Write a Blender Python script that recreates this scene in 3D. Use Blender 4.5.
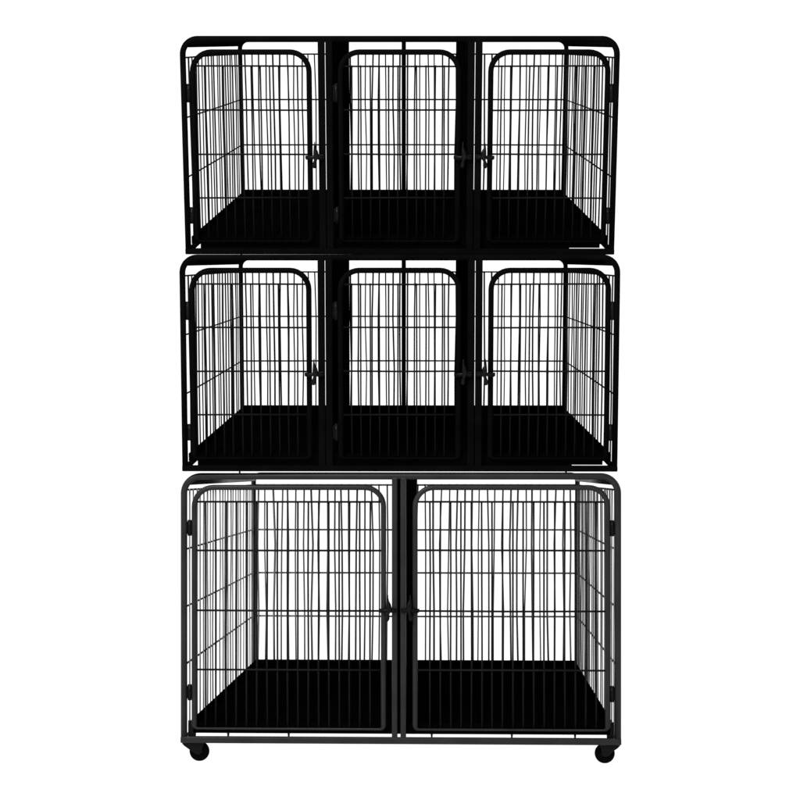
import bpy, math, random
from mathutils import Vector, Matrix

random.seed(7)
for o in list(bpy.data.objects):
    bpy.data.objects.remove(o)
sc = bpy.context.scene
COL = sc.collection

# ------------------------------------------------------------------ units
U = 0.0025            # one photo pixel (800 px wide) on the front of the bottom crate, in metres
F = 1739.0            # focal length in those pixels = distance to the front of the bottom crate
HORIZON = 470.0       # photo row at the camera's height
FLOOR_Y = 763.0       # photo row of the ground under the casters
CAM_H = (FLOOR_Y - HORIZON) * U

# ------------------------------------------------------------------ camera
cam = bpy.data.cameras.new("camera")
cam_o = bpy.data.objects.new("camera", cam)
COL.objects.link(cam_o)
cam_o.location = (0, -F * U, CAM_H)
cam_o.rotation_euler = (math.radians(90), 0, 0)
cam.sensor_width = 36.0
cam.lens = F / 800.0 * 36.0
cam.shift_y = (HORIZON - 400.0) / 800.0
cam.clip_start = 0.05
cam.clip_end = 200
sc.camera = cam_o
sc.render.resolution_x = 1024
sc.render.resolution_y = 1024
sc.render.filter_size = 1.9

# ------------------------------------------------------------------ studio light: white surround
w = bpy.data.worlds.new("World")
sc.world = w
w.use_nodes = True
bg = w.node_tree.nodes["Background"]
bg.inputs[0].default_value = (1, 1, 1, 1)
bg.inputs[1].default_value = 0.4
sc.view_settings.view_transform = 'Standard'
sc.view_settings.look = 'None'
sc.view_settings.exposure = 0
sc.view_settings.gamma = 1
sc.view_settings.use_curve_mapping = False


def softbox(name, loc, target, size_x, size_y, power):
    l = bpy.data.lights.new(name, 'AREA')
    l.shape = 'RECTANGLE'
    l.size, l.size_y, l.energy = size_x, size_y, power
    o = bpy.data.objects.new(name, l)
    COL.objects.link(o)
    o.location = loc
    o.rotation_euler = (Vector(target) - Vector(loc)).to_track_quat('-Z', 'Y').to_euler()
    return o


softbox("softbox_lamp", (-1.6, -3.0, 3.6), (0, 0.2, 0.9), 2.0, 1.3, 240)


# ------------------------------------------------------------------ materials
def paint(name, rgb, rough, spec, bump=0.15, scale=900, mottle=0.25):
    m = bpy.data.materials.new(name)
    m.use_nodes = True
    nt = m.node_tree
    b = nt.nodes["Principled BSDF"]
    tc = nt.nodes.new("ShaderNodeTexCoord")
    n1 = nt.nodes.new("ShaderNodeTexNoise")
    n1.inputs["Scale"].default_value = scale
    n1.inputs["Detail"].default_value = 3
    nt.links.new(tc.outputs["Object"], n1.inputs["Vector"])
    bp = nt.nodes.new("ShaderNodeBump")
    bp.inputs["Strength"].default_value = bump
    bp.inputs["Distance"].default_value = 0.0006
    nt.links.new(n1.outputs["Fac"], bp.inputs["Height"])
    nt.links.new(bp.outputs["Normal"], b.inputs["Normal"])
    n2 = nt.nodes.new("ShaderNodeTexNoise")
    n2.inputs["Scale"].default_value = 14
    n2.inputs["Detail"].default_value = 4
    nt.links.new(tc.outputs["Object"], n2.inputs["Vector"])
    cr = nt.nodes.new("ShaderNodeValToRGB")
    cr.color_ramp.elements[0].position = 0.3
    cr.color_ramp.elements[1].position = 0.75
    lo = [c * (1 - mottle) for c in rgb]
    hi = [c * (1 + mottle) for c in rgb]
    cr.color_ramp.elements[0].color = (*lo, 1)
    cr.color_ramp.elements[1].color = (*hi, 1)
    nt.links.new(n2.outputs["Fac"], cr.inputs["Fac"])
    nt.links.new(cr.outputs["Color"], b.inputs["Base Color"])
    mr = nt.nodes.new("ShaderNodeMapRange")
    mr.inputs["To Min"].default_value = rough - 0.08
    mr.inputs["To Max"].default_value = rough + 0.1
    nt.links.new(n2.outputs["Fac"], mr.inputs["Value"])
    nt.links.new(mr.outputs["Result"], b.inputs["Roughness"])
    b.inputs["Specular IOR Level"].default_value = spec
    return m


BLACK = paint("black_powder_coat", (0.0024, 0.0024, 0.0025), 0.6, 0.0)
BLACK_WIRE = paint("black_coated_wire", (0.005, 0.005, 0.005), 0.5, 0.02)
CHARCOAL = paint("charcoal_powder_coat", (0.0145, 0.0145, 0.015), 0.42, 0.16)
CHARCOAL_WIRE = paint("charcoal_coated_wire", (0.0065, 0.0065, 0.0065), 0.5, 0.05)
TRAY = paint("black_tray_plastic", (0.0012, 0.0012, 0.0012), 0.8, 0.0, bump=0.3, scale=300)
FITTING = paint("black_fitting_metal", (0.003, 0.003, 0.003), 0.4, 0.08)
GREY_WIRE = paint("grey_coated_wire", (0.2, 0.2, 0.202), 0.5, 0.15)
LATCH = paint("dark_latch_steel", (0.003, 0.003, 0.003), 0.35, 0.1)
RUBBER = paint("black_wheel_rubber", (0.0018, 0.0018, 0.0018), 0.8, 0.02)


def added_white_glow():  # grey sheet made white by an added glow, no backlight behind it
    m = bpy.data.materials.new("white_sheet_added_glow")
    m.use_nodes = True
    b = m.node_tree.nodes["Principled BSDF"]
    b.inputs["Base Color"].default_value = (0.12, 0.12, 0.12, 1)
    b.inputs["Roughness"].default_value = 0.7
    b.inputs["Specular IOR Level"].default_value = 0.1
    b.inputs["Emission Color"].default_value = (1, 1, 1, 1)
    b.inputs["Emission Strength"].default_value = 1.0  # added glow keeps it pure white and hides shade under the crate
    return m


# ------------------------------------------------------------------ mesh builder
class MB:
    def __init__(self):
        self.v, self.f, self.smooth = [], [], []

    def face(self, idx, smooth=False):
        self.f.append(idx)
        self.smooth.append(smooth)

    def tube(self, pts, r, seg=12, closed=False, up=None):
        """round tube along a polyline; r a number or one radius per point"""
        pts = [Vector(p) for p in pts]
        n = len(pts)
        rs = r if isinstance(r, (list, tuple)) else [r] * n
        tans = []
        for i in range(n):
            if closed:
                a, b = pts[i - 1], pts[(i + 1) % n]
                t = (pts[i] - a).normalized() + (b - pts[i]).normalized()
            elif i == 0:
                t = pts[1] - pts[0]
            elif i == n - 1:
                t = pts[-1] - pts[-2]
            else:
                t = (pts[i] - pts[i - 1]).normalized() + (pts[i + 1] - pts[i]).normalized()
            tans.append(t.normalized())
        ref = Vector(up) if up else Vector((0, 1, 0))
        if abs(tans[0].dot(ref)) > 0.9:
            ref = Vector((1, 0, 0))
        nor = (ref - tans[0] * ref.dot(tans[0])).normalized()
        rings = []
        for i in range(n):
            if i:
                q = tans[i - 1].rotation_difference(tans[i])
                nor = (q @ nor).normalized()
            bi = tans[i].cross(nor)
            # widen the ring at a mitre so that the tube keeps its width
            base = len(self.v)
            for k in range(seg):
                a = 2 * math.pi * k / seg
                self.v.append(pts[i] + (nor * math.cos(a) + bi * math.sin(a)) * rs[i])
            rings.append(base)
        m = n if closed else n - 1
        for i in range(m):
            a, b = rings[i], rings[(i + 1) % n]
            for k in range(seg):
                k2 = (k + 1) % seg
                self.face((a + k, a + k2, b + k2, b + k), True)
        if not closed:
            self.face(tuple(reversed(range(rings[0], rings[0] + seg))))
            self.face(tuple(range(rings[-1], rings[-1] + seg)))

    def box(self, x0, x1, y0, y1, z0, z1, c=0.0):
        """box with chamfered edges c on all sides"""
        if c <= 0:
            b = len(self.v)
            for x in (x0, x1):
                for y in (y0, y1):
                    for z in (z0, z1):
                        self.v.append(Vector((x, y, z)))
            for q in ((0, 1, 3, 2), (4, 6, 7, 5), (0, 4, 5, 1), (2, 3, 7, 6), (0, 2, 6, 4), (1, 5, 7, 3)):
                self.face(tuple(b + i for i in q))
            return
        import bmesh
        bm = bmesh.new()
        mat = Matrix.Translation(((x0 + x1) / 2, (y0 + y1) / 2, (z0 + z1) / 2)) @ Matrix.Diagonal((x1 - x0, y1 - y0, z1 - z0, 1))
        bmesh.ops.create_cube(bm, size=1, matrix=mat)
        bmesh.ops.bevel(bm, geom=list(bm.edges), offset=c, segments=2, affect='EDGES', profile=0.5)
        self.add_bm(bm)

    def add_bm(self, bm, smooth=False):
        bm.verts.ensure_lookup_table()
        b = len(self.v)
        bm.verts.index_update()
        for v in bm.verts:
            self.v.append(v.co.copy())
        for f in bm.faces:
            self.face(tuple(b + v.index for v in f.verts), smooth)
        bm.free()

    def lathe(self, centre, axis, profile, seg=32):
        """profile: (along, radius) pairs round an axis ('x','y','z')"""
        c = Vector(centre)
        ax = {'x': Vector((1, 0, 0)), 'y': Vector((0, 1, 0)), 'z': Vector((0, 0, 1))}[axis]
        u = {'x': Vector((0, 1, 0)), 'y': Vector((0, 0, 1)), 'z': Vector((1, 0, 0))}[axis]
        v = ax.cross(u)
        rings = []
        for (t, r) in profile:
            rings.append(len(self.v))
            for k in range(seg):
                a = 2 * math.pi * k / seg
                self.v.append(c + ax * t + (u * math.cos(a) + v * math.sin(a)) * r)
        for a, b in zip(rings, rings[1:]):
            for k in range(seg):
                k2 = (k + 1) % seg
                self.face((a + k, a + k2, b + k2, b + k), True)
        self.face(tuple(reversed(range(rings[0], rings[0] + seg))))
        self.face(tuple(range(rings[-1], rings[-1] + seg)))

    def prism(self, outline, y0, y1):
        """closed (x,z) outline pushed through in y"""
        b = len(self.v)
        n = len(outline)
        for y in (y0, y1):
            for (x, z) in outline:
                self.v.append(Vector((x, y, z)))
        self.face(tuple(b + i for i in range(n)))
        self.face(tuple(b + n + i for i in reversed(range(n))))
        for i in range(n):
            j = (i + 1) % n
            self.face((b + j, b + i, b + n + i, b + n + j))

    def build(self, name, mat, parent=None, label=None):
        me = bpy.data.meshes.new(name)
        me.from_pydata([tuple(v) for v in self.v], [], self.f)
        me.polygons.foreach_set("use_smooth", self.smooth)
        me.materials.append(mat)
        me.update()
        import bmesh
        bm = bmesh.new()
        bm.from_mesh(me)
        bmesh.ops.recalc_face_normals(bm, faces=bm.faces)
        bm.to_mesh(me)
        bm.free()
        o = bpy.data.objects.new(name, me)
        COL.objects.link(o)
        if parent:
            o.parent = parent
        if label:
            o["label"] = label
        return o


def arc(cx, cz, r, a0, a1, n, y):
    return [Vector((cx + r * math.cos(math.radians(a0 + (a1 - a0) * i / n)), y,
                    cz + r * math.sin(math.radians(a0 + (a1 - a0) * i / n)))) for i in range(n + 1)]


def round_rect(x0, x1, z0, z1, rt, rb, y, n=8):
    """closed rounded rectangle in the x-z plane; rt radius at the top, rb at the bottom"""
    p = []
    p += arc(x1 - rt, z1 - rt, rt, 0, 90, n, y)
    p += arc(x0 + rt, z1 - rt, rt, 90, 180, n, y)
    p += arc(x0 + rb, z0 + rb, rb, 180, 270, n, y)
    p += arc(x1 - rb, z0 + rb, rb, 270, 360, n, y)
    return p


def arch(x0, x1, z0, z1, r, y, n=8):
    """open at the bottom: up the left, rounded over the top, down the right"""
    p = [Vector((x0, y, z0)), Vector((x0, y, (z0 + z1) / 2))]
    p += arc(x0 + r, z1 - r, r, 180, 90, n, y)
    p += arc(x1 - r, z1 - r, r, 90, 0, n, y)
    p += [Vector((x1, y, (z0 + z1) / 2)), Vector((x1, y, z0))]
    return p


def wire_v(mb, x, y, z0, z1, r, jit=0.0, axis='x'):
    """a slightly bowed upright wire"""
    a, b, c, d = (random.uniform(-jit, jit) for _ in range(4))
    pts = []
    for t, o in ((0, a), (0.33, b), (0.68, c), (1, d)):
        z = z0 + (z1 - z0) * t
        pts.append((x + o, y, z) if axis == 'x' else (x, y + o, z))
    mb.tube(pts, r, 6)


# ------------------------------------------------------------------ the setting
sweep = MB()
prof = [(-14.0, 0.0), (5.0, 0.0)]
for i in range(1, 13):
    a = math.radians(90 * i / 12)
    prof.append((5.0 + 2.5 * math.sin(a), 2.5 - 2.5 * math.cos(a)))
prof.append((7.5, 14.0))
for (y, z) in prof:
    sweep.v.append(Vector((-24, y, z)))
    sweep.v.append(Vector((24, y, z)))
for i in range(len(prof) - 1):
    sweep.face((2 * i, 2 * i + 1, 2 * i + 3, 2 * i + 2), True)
so = sweep.build("glowing_white_backdrop", added_white_glow())  # floor and wall glow by themselves, as added light
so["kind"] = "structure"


# ------------------------------------------------------------------ crates
class Plan:
    """photo rows and columns of one crate turned into its own metres, for a crate leaning back by tilt
    whose front bottom edge stands at (depth y0, height z0), in photo pixels"""

    def __init__(self, tilt, y0, z0, ymid, ratio, xc):
        self.s, self.c = math.sin(tilt), math.cos(tilt)
        self.y0, self.z0, self.xc = y0, z0, xc
        zm = self._z(ymid)
        self.dm = y0 - zm * self.s
        self.depth = self.dm * (1 / ratio - 1) / self.c * U

    def _z(self, Y):
        q = (HORIZON - Y) / F
        return (q * self.y0 - self.z0) / (self.c + q * self.s)

    def z(self, Y):
        return self._z(Y) * U

    def x(self, X):
        return (X - self.xc) * self.dm / F * U

    def l(self, px):
        return px * self.dm / F * U


def make_hinge(x_post, x_stile, z0, z1, P, mat, parent):
    mb = MB()
    e = P.l(1)
    xm = (x_post + x_stile) / 2
    mb.tube([(xm, -1.0 * e, z0), (xm, -1.0 * e, z1)], 2.0 * e, 12)
    for k in (0.3, 0.7):
        z = z0 + (z1 - z0) * k
        mb.tube([(xm, -1.0 * e, z - 0.4 * e), (xm, -1.0 * e, z + 0.4 * e)], 2.35 * e, 12)
    a, b = sorted((x_post, x_stile))
    mb.box(a, b, -0.6 * e, 0.7 * e, z0 + 1.5 * e, z1 - 1.5 * e, 0.3 * e)
    mb.build("hinge", mat, parent)


def make_latch(x_stile, x_post, z, P, mat, parent):
    """slide bolt: bracket on the door stile, bolt across the gap into a keeper on the post, turned lever handle"""
    e = P.l(1)
    s = 1 if x_post > x_stile else -1
    mb = MB()
    a, b = sorted((x_stile - s * 3.6 * e, x_stile + s * 3.2 * e))
    mb.box(a, b, -5.0 * e, -2.6 * e, z - 2.6 * e, z + 1.6 * e, 0.5 * e)
    mb.tube([(x_stile - s * 4.4 * e, -5.2 * e, z), (x_post + s * 3.0 * e, -5.2 * e, z)], 1.8 * e, 12)
    a, b = sorted((x_post - s * 3.0 * e, x_post + s * 2.8 * e))
    mb.box(a, b, -5.4 * e, -2.6 * e, z - 2.4 * e, z + 2.6 * e, 0.5 * e)
    xm = x_stile + s * (abs(x_post - x_stile) * 0.48)
    # lever: thin tip above, thick round the bolt, lobe below
    pts, rs = [], []
    for (dx, dz, r) in ((-0.2, 15.5, 0.4), (-0.5, 12.5, 0.7), (-0.3, 9, 1.3), (0.4, 6, 2.3), (0.9, 2, 2.9), (0.7, -1, 2.2),
                        (-0.1, -3.5, 1.4), (-0.6, -6, 2.0), (-0.9, -8.5, 2.3), (-1.0, -10.8, 1.1)):
        pts.append((xm + s * dx * e, -6.4 * e, z + dz * e))
        rs.append(r * e)
    mb.tube(pts, rs, 12)
    # spring coils beside the lever
    for k in range(3):
        x = xm + s * (1.6 + 1.5 * k) * e
        mb.tube([(x - 0.4 * e, -5.2 * e, z), (x + 0.4 * e, -5.2 * e, z)], 2.5 * e, 12)
    mb.build("latch", mat, parent)


def make_door(P, X0, X1, Yt, rows, first, pitch, count, wire_r, tube_r, rad, Yb, bar_r, mats, root, hinge_side, hinge_rows,
              x_post_hinge, x_post_latch, Ylatch):
    e = P.l(1)
    x0, x1 = P.x(X0), P.x(X1)
    mb = MB()
    zb, zt = P.z(Yb), P.z(Yt)
    path = round_rect(x0, x1, zb, zt, P.l(rad), P.l(4), 0)
    q = len(path) // 4
    rs = [P.l(tube_r)] * (2 * q)
    thin = [P.l(tube_r + (bar_r - tube_r) * i / (q - 1)) for i in range(q)]
    rs += thin + thin[::-1]
    mb.tube(path, rs, 14, closed=True)
    d = mb.build("door", mats[0], root)
    g = MB()
    r = P.l(wire_r)
    zs = [P.z(Y) for Y in rows]
    for z in zs[:-1]:
        o1, o2, o3 = (random.uniform(-0.3, 0.3) * e for _ in range(3))
        g.tube([(x0, 0, z + o1), ((x0 + x1) / 2, 0, z + o2), (x1, 0, z + o3)], r, 8)
    for k in range(count):
        X = first + pitch * k
        wire_v(g, P.x(X), 2 * r * 0.93, zs[-1] - r, zs[0] + r, r, 0.28 * e)
    g.build("wire_grille", mats[1], d)
    xs = x0 if hinge_side < 0 else x1
    xl = x1 if hinge_side < 0 else x0
    for (Ya, Yb2) in hinge_rows:
        make_hinge(P.x(x_post_hinge), xs, P.z(Yb2), P.z(Ya), P, mats[2], d)
    make_latch(xl, P.x(x_post_latch), P.z(Ylatch), P, LATCH, d)
    return d


def make_crate_shell(P, S, mats, root):
    """S: dict of photo rows/columns of the shell"""
    e = P.l(1)
    d = P.depth
    xl, xr = P.x(S['xl']), P.x(S['xr'])
    zt, zb = P.z(S['top']), P.z(S['bottom'])
    R = P.l(S['tube'])
    # front frame: posts and rounded top in one bent tube, square bottom rail
    mb = MB()
    mb.tube(arch(xl, xr, zb, zt, P.l(S['rad']), 0, 10), R, 16)
    mb.box(xl - R * 0.985, xr + R * 0.985, -R, R, zb - R, zb + R * 0.95, 0.9 * e)
    mb.build("front_frame", mats[0], root)
    # mullion posts
    for X in S['posts']:
        mb = MB()
        h = P.l(S['post_w']) / 2
        mb.box(P.x(X) - h, P.x(X) + h, -R * 0.94, R * 0.9, zb + R * 0.7, zt - R * 0.3, 1.2 * e)
        for zz in (zb + R * 0.9, zt - R * 0.75):
            for k in range(9):
                xx = P.x(X) - h + 2 * h * (k + 0.5) / 9
                mb.lathe((xx, -R * 0.80, zz - 0.5 * e), 'z', [(0, 0.2 * e), (0.25 * e, 0.5 * e), (0.75 * e, 0.5 * e), (1.0 * e, 0.2 * e)], 8)
        mb.build("post", mats[0], root)
    # back panel
    mb = MB()
    RB = R * 0.98
    mb.tube(arch(xl, xr, zb, zt, P.l(S['rad_back']), d, 8), RB, 12)
    mb.tube([(xl, d, zb), (xr, d, zb)], RB, 12)
    for X in S['back_posts']:
        mb.tube([(P.x(X), d, zb), (P.x(X), d, zt)], RB * 0.98, 12)
    bp = mb.build("back_panel", mats[0], root)
    g = MB()
    r = P.l(S['wire'])
    zs = [P.z(Y) for Y in S['rows']]
    for z in zs:
        g.tube([(xl, d, z), (0, d, z + random.uniform(-.4, .4) * e), (xr, d, z)], r, 8)
    x = xl + P.l(S['pitch']) * 0.7
    while x < xr - R:
        wire_v(g, x + random.uniform(-1.3, 1.3) * e, d - 2 * r * 0.93, zb, zs[0] + r, r * random.uniform(0.85, 1.3), P.l(S['wave']))
        x += P.l(S['pitch'])
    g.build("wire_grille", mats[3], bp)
    # side panels: rail, bottom rail and upright wires
    for sx in (-1, 1):
        x = xl if sx < 0 else xr
        zr = P.z(S['side_rail'])
        mb = MB()
        RS = P.l(S['side_tube'])
        xr_in = x - sx * P.l(S['rail_in'])
        mb.tube([(xr_in, R * 0.4, zr), (x - sx * P.l(S['rail_in_back']), d - RB * 0.4, zr)], RS, 14)
        mb.tube([(x, R * 0.4, zb), (x, d - RB * 0.4, zb)], RS, 12)
        for z in zs:
            mb.tube([(x, 0, z), (x, d * 0.5, z + random.uniform(-.5, .5) * e), (x, d, z)], P.l(S['wire']) * 0.85, 8)
        sp = mb.build("side_panel", mats[0], root)
        g = MB()
        r = P.l(S['side_wire'])
        n = S['side_wires']
        for k in range(1, n + 1):
            y = d * k / (n + 1) + random.uniform(-0.22, 0.22) * d / (n + 1)
            # bowed sideways a little, as the photo's wires are
            a, b, c = (random.uniform(-0.5, 0.5) * e for _ in range(3))
            xi = x - sx * 2 * r * 0.93
            g.tube([(xi, y, zb), (xi + a, y, zb + (zs[0] - zb) * 0.35), (xi + b, y, zb + (zs[0] - zb) * 0.7), (xi + c, y, zs[0] + r)],
                   r * random.uniform(0.85, 1.15), 6)
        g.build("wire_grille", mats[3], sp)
    # solid dividers
    for X in S['dividers']:
        mb = MB()
        t = P.l(S.get('divider_w', 1.8)) / 2
        mb.box(P.x(X) - t, P.x(X) + t, R * 1.05, d - RB * 1.1, P.z(S['tray_top']) + 0.3 * e, zt - R * 0.8, 0.4 * e)
        mb.build("divider_panel", TRAY, root)
    # floor tray: shallow pan with a raised rim and a front lip
    mb = MB()
    z1, z0 = P.z(S['tray_top']), P.z(S['tray_bottom'])
    xa, xb = xl + R * 1.0, xr - R * 1.0
    ya, yb = R * 1.3, d - RB * 1.2
    rim = 2.2 * e
    base = z0 + 2.5 * e
    mb.box(xa, xb, ya, yb, z0, base, 0.6 * e)
    mb.box(xa, xb, ya, ya + rim, base - 0.5 * e, z1, 0.8 * e)
    mb.box(xa, xb, yb - rim, yb, base - 0.5 * e, z1, 0.8 * e)
    mb.box(xa, xa + rim, ya + rim * 0.8, yb - rim * 0.8, base - 0.5 * e, z1 - 0.1 * e, 0.8 * e)
    mb.box(xb - rim, xb, ya + rim * 0.8, yb - rim * 0.8, base - 0.5 * e, z1 - 0.1 * e, 0.8 * e)
    # moulded ribs on the tray's floor
    k = 1
    while xa + k * 40 * e < xb - 12 * e:
        xx = xa + k * 40 * e
        mb.box(xx - 2 * e, xx + 2 * e, ya + 14 * e, yb - 14 * e, base - 0.4 * e, base + 1.2 * e, 0.5 * e)
        k += 1
    for (X0, X1, Y0, Y1) in S['lip']:
        mb.box(P.x(X0), P.x(X1), ya - 0.9 * e, ya + 0.9 * e, P.z(Y1), P.z(Y0), 0.4 * e)
    mb.build("floor_tray", TRAY, root)
    return d


def thing(name, label, cat, group=None):
    o = bpy.data.objects.new(name, None)
    o.empty_display_size = 0.1
    COL.objects.link(o)
    o["label"] = label
    o["category"] = cat
    if group:
        o["group"] = group
    return o


# --- bottom crate: two doors, on casters, upright on the floor
Y3B = 743.8
P3 = Plan(0.0, F, HORIZON - Y3B, 610, 0.746, 400.3)
big = thing("dog_crate", "charcoal two-door wire dog crate on black casters, under the two black three-door crates", "dog crate")
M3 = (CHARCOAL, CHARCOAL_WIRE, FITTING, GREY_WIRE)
S3 = dict(xl=183.3, xr=617.4, top=476.3, bottom=740.5, tube=3.3, rad=17, rad_back=9, posts=(395.0, 403.6), post_w=5.6,
          back_posts=(400.3,), wire=1.2, wave=1.6, rows=(490, 550, 608, 666), pitch=10.2, side_rail=482.5, rail_in=3.6, rail_in_back=0.6, side_tube=2.7,
          side_wire=0.82, side_wires=23, dividers=(399.9,), divider_w=4.6, tray_top=724, tray_bottom=733, lip=((192, 610, 724, 734.5),))
make_crate_shell(P3, S3, M3, big)
rows3 = (502, 550.5, 611, 670, 729.2)
make_door(P3, 193.7, 383.8, 487.5, rows3, 204.7, 10.35, 17, 1.0, 2.7, 19, 729.4, 1.15, M3, big, -1, ((520, 536), (685, 701)), 184.5, 394, 610)
make_door(P3, 415.4, 607.2, 487.5, rows3, 430.3, 10.35, 17, 1.0, 2.7, 19, 729.4, 1.15, M3, big, 1, ((520, 536), (685, 701)), 616.3, 404.5, 610)


def make_caster(P, Xp, Xw, y, s, root):
    """swivel caster: plate and swivel under the post at column Xp, wheel at column Xw; s = side the fork leans to"""
    e = P.l(1)
    zb = P.z(743.8)
    zc = e * 10.0 - zb * 0 + P.z(FLOOR_Y)
    mb = MB()
    xp, xw = P.x(Xp), P.x(Xw)
    mb.lathe((xp + s * 6 * e, y, zb - 2.6 * e), 'z', [(0, 6 * e), (0.8 * e, 7 * e), (2.4 * e, 7 * e)], 24)
    out = [(xp - s * 3 * e, zb + 0.2 * e), (xp - s * 1.2 * e, zb - 3.0 * e), (xp + s * 3.6 * e, zb - 6.4 * e), (xw - s * 4 * e, zc - 1.8 * e),
           (xw, zc - 3.2 * e), (xw + s * 3.4 * e, zc - 1 * e), (xw + s * 3.2 * e, zc + 2.6 * e), (xw + s * 5 * e, zb - 1.5 * e), (xw + s * 4 * e, zb + 0.2 * e)]
    for (ya, yb) in ((-5.2, -3.6), (3.6, 5.2)):
        mb.prism(out, y + ya * e, y + yb * e)
    mb.lathe((xw, y, zc), 'y', [(-6 * e, 1.6 * e), (6 * e, 1.6 * e)], 16)
    mb.box(min(xp - s * 3 * e, xw + s * 4 * e), max(xp - s * 3 * e, xw + s * 4 * e), y - 3.7 * e, y + 3.7 * e, zb - 2.2 * e, zb + 0.1 * e, 0.4 * e)
    c = mb.build("caster", FITTING, root)
    wmb = MB()
    wmb.lathe((xw, y, zc), 'y', [(-3.0 * e, 5.6 * e), (-2.6 * e, 6.2 * e), (-3.2 * e, 8.6 * e), (-2.4 * e, 9.7 * e), (-1 * e, 10 * e), (1 * e, 10 * e),
                                 (2.4 * e, 9.7 * e), (3.2 * e, 8.6 * e), (2.6 * e, 6.2 * e), (3.0 * e, 5.6 * e)], 40)
    wmb.build("wheel", RUBBER, c)


for y in (6 * P3.l(1), P3.depth - 6 * P3.l(1)):
    make_caster(P3, 184.0, 198.0, y, 1, big)
    make_caster(P3, 616.7, 604.8, y, -1, big)
# black corner stops behind the lower corners of the front frame
for X0, X1 in ((186.8, 194.5), (606.8, 613.8)):
    mb = MB()
    mb.box(P3.x(X0), P3.x(X1), 3.6 * P3.l(1), 7.5 * P3.l(1), P3.z(738), P3.z(722), 0.6 * P3.l(1))
    mb.build("corner_bracket", FITTING, big)
# clips holding the tray over the bottom rail
for X in (227.5, 288.5, 432, 512, 575):
    mb = MB()
    e = P3.l(1)
    mb.prism([(P3.x(X) - 1.2 * e, P3.z(733.5)), (P3.x(X) + 1.2 * e, P3.z(733.5)), (P3.x(X) + 0.7 * e, P3.z(738)), (P3.x(X) - 0.7 * e, P3.z(738))], 1.5 * e, 4.2 * e)
    mb.build("tray_clip", FITTING, big)
YAW3 = math.atan((459 - 400) / F)
big.location = (0, 0, (FLOOR_Y - Y3B) * U)
big.rotation_euler = (0, 0, -YAW3)

# --- upper crates: three doors, black; each rests on the front rail of the crate below, its back raised on two short legs
T2 = math.atan((HORIZON - 260) / F)
T1 = math.atan((HORIZON - 43) / F)
Y2B = 471.2
P2 = Plan(T2, F, HORIZON - Y2B, 362, 0.748, 399.8)
mid = thing("dog_crate", "black three-door wire dog crate in the middle tier, resting on the charcoal crate", "dog crate",
            "black three-door crates stacked on the charcoal crate")
M2 = (BLACK, BLACK_WIRE, FITTING, BLACK_WIRE)
OFF = 217.0
S2 = dict(xl=183.3, xr=615.6, top=40.5 + OFF, bottom=251.3 + OFF, tube=3.0, rad=15, rad_back=11,
          posts=(321.4, 329.0, 470.8, 478.4), post_w=7.0, back_posts=(400.4,), wire=1.0, wave=1.0,
          rows=(59 + OFF, 118.5 + OFF, 178 + OFF), pitch=9.35, side_rail=46.0 + OFF, rail_in=3.0, rail_in_back=1.05, side_tube=2.9, side_wire=0.86, side_wires=19,
          dividers=(327.2, 470.4), tray_top=236.5 + OFF, tray_bottom=244.5 + OFF, lip=((195.5, 573, 238 + OFF, 249.5 + OFF), (572.8, 604, 238 + OFF, 248.1 + OFF)))
D2 = make_crate_shell(P2, S2, M2, mid)
rows2 = tuple(Y + OFF for Y in (67.2, 110.5, 154.2, 197.8, 241.0))
hr = ((84.5 + OFF, 103 + OFF), (207 + OFF, 223.5 + OFF))
for (X0, X1, first, side, ph, pl) in ((192.7, 309.0, 204.4, -1, 184, 320.5), (340.4, 458.2, 351.4, -1, 331.5, 469.0), (490.4, 607.0, 501.2, 1, 615, 478.6)):
    make_door(P2, X0, X1, 53.4 + OFF, rows2, first, 9.29, 11, 0.88, 2.8, 19, 241.2 + OFF, 0.9, M2, mid, side, hr, ph, pl, 157 + OFF)
e = P2.l(1)
# rear legs stand upright on the side rails of the crate below
YL = D2 - 58 * e
LEG = YL * math.sin(T2) + 8.4 * e
for sx, X in ((1, S2['xl']), (-1, S2['xr'])):
    mb = MB()
    xx = P2.x(X) + sx * 2.2 * e
    mb.tube([(xx, YL, P2.z(S2['bottom'])), (xx, YL - LEG * math.sin(T2), -LEG * math.cos(T2))], [2.6 * e, 1.0 * e], 12)
    mb.build("rear_leg", BLACK, mid)
YAW2 = math.atan((413 - 400) / F)


def place(o, y_px, z_px, tilt, yaw):
    """front bottom edge at depth y_px and height z_px (camera-centred pixels)"""
    o.matrix_world = (Matrix.Translation((0, (y_px - F) * U, CAM_H + z_px * U)) @ Matrix.Rotation(tilt, 4, 'X') @ Matrix.Rotation(-yaw, 4, 'Z'))


place(mid, F, HORIZON - Y2B, T2, YAW2)


def copy_tree(o, parent=None):
    c = o.copy()
    COL.objects.link(c)
    if parent:
        c.parent = parent
    for ch in list(o.children):
        copy_tree(ch, c)
    return c


top = copy_tree(mid)
top["label"] = "black three-door wire dog crate at the very top of the stack"
H2 = P2._z(255.0)
y1 = F - H2 * math.sin(T2) + 52
place(top, y1, (HORIZON - 254.2) / F * y1, T1, YAW2)
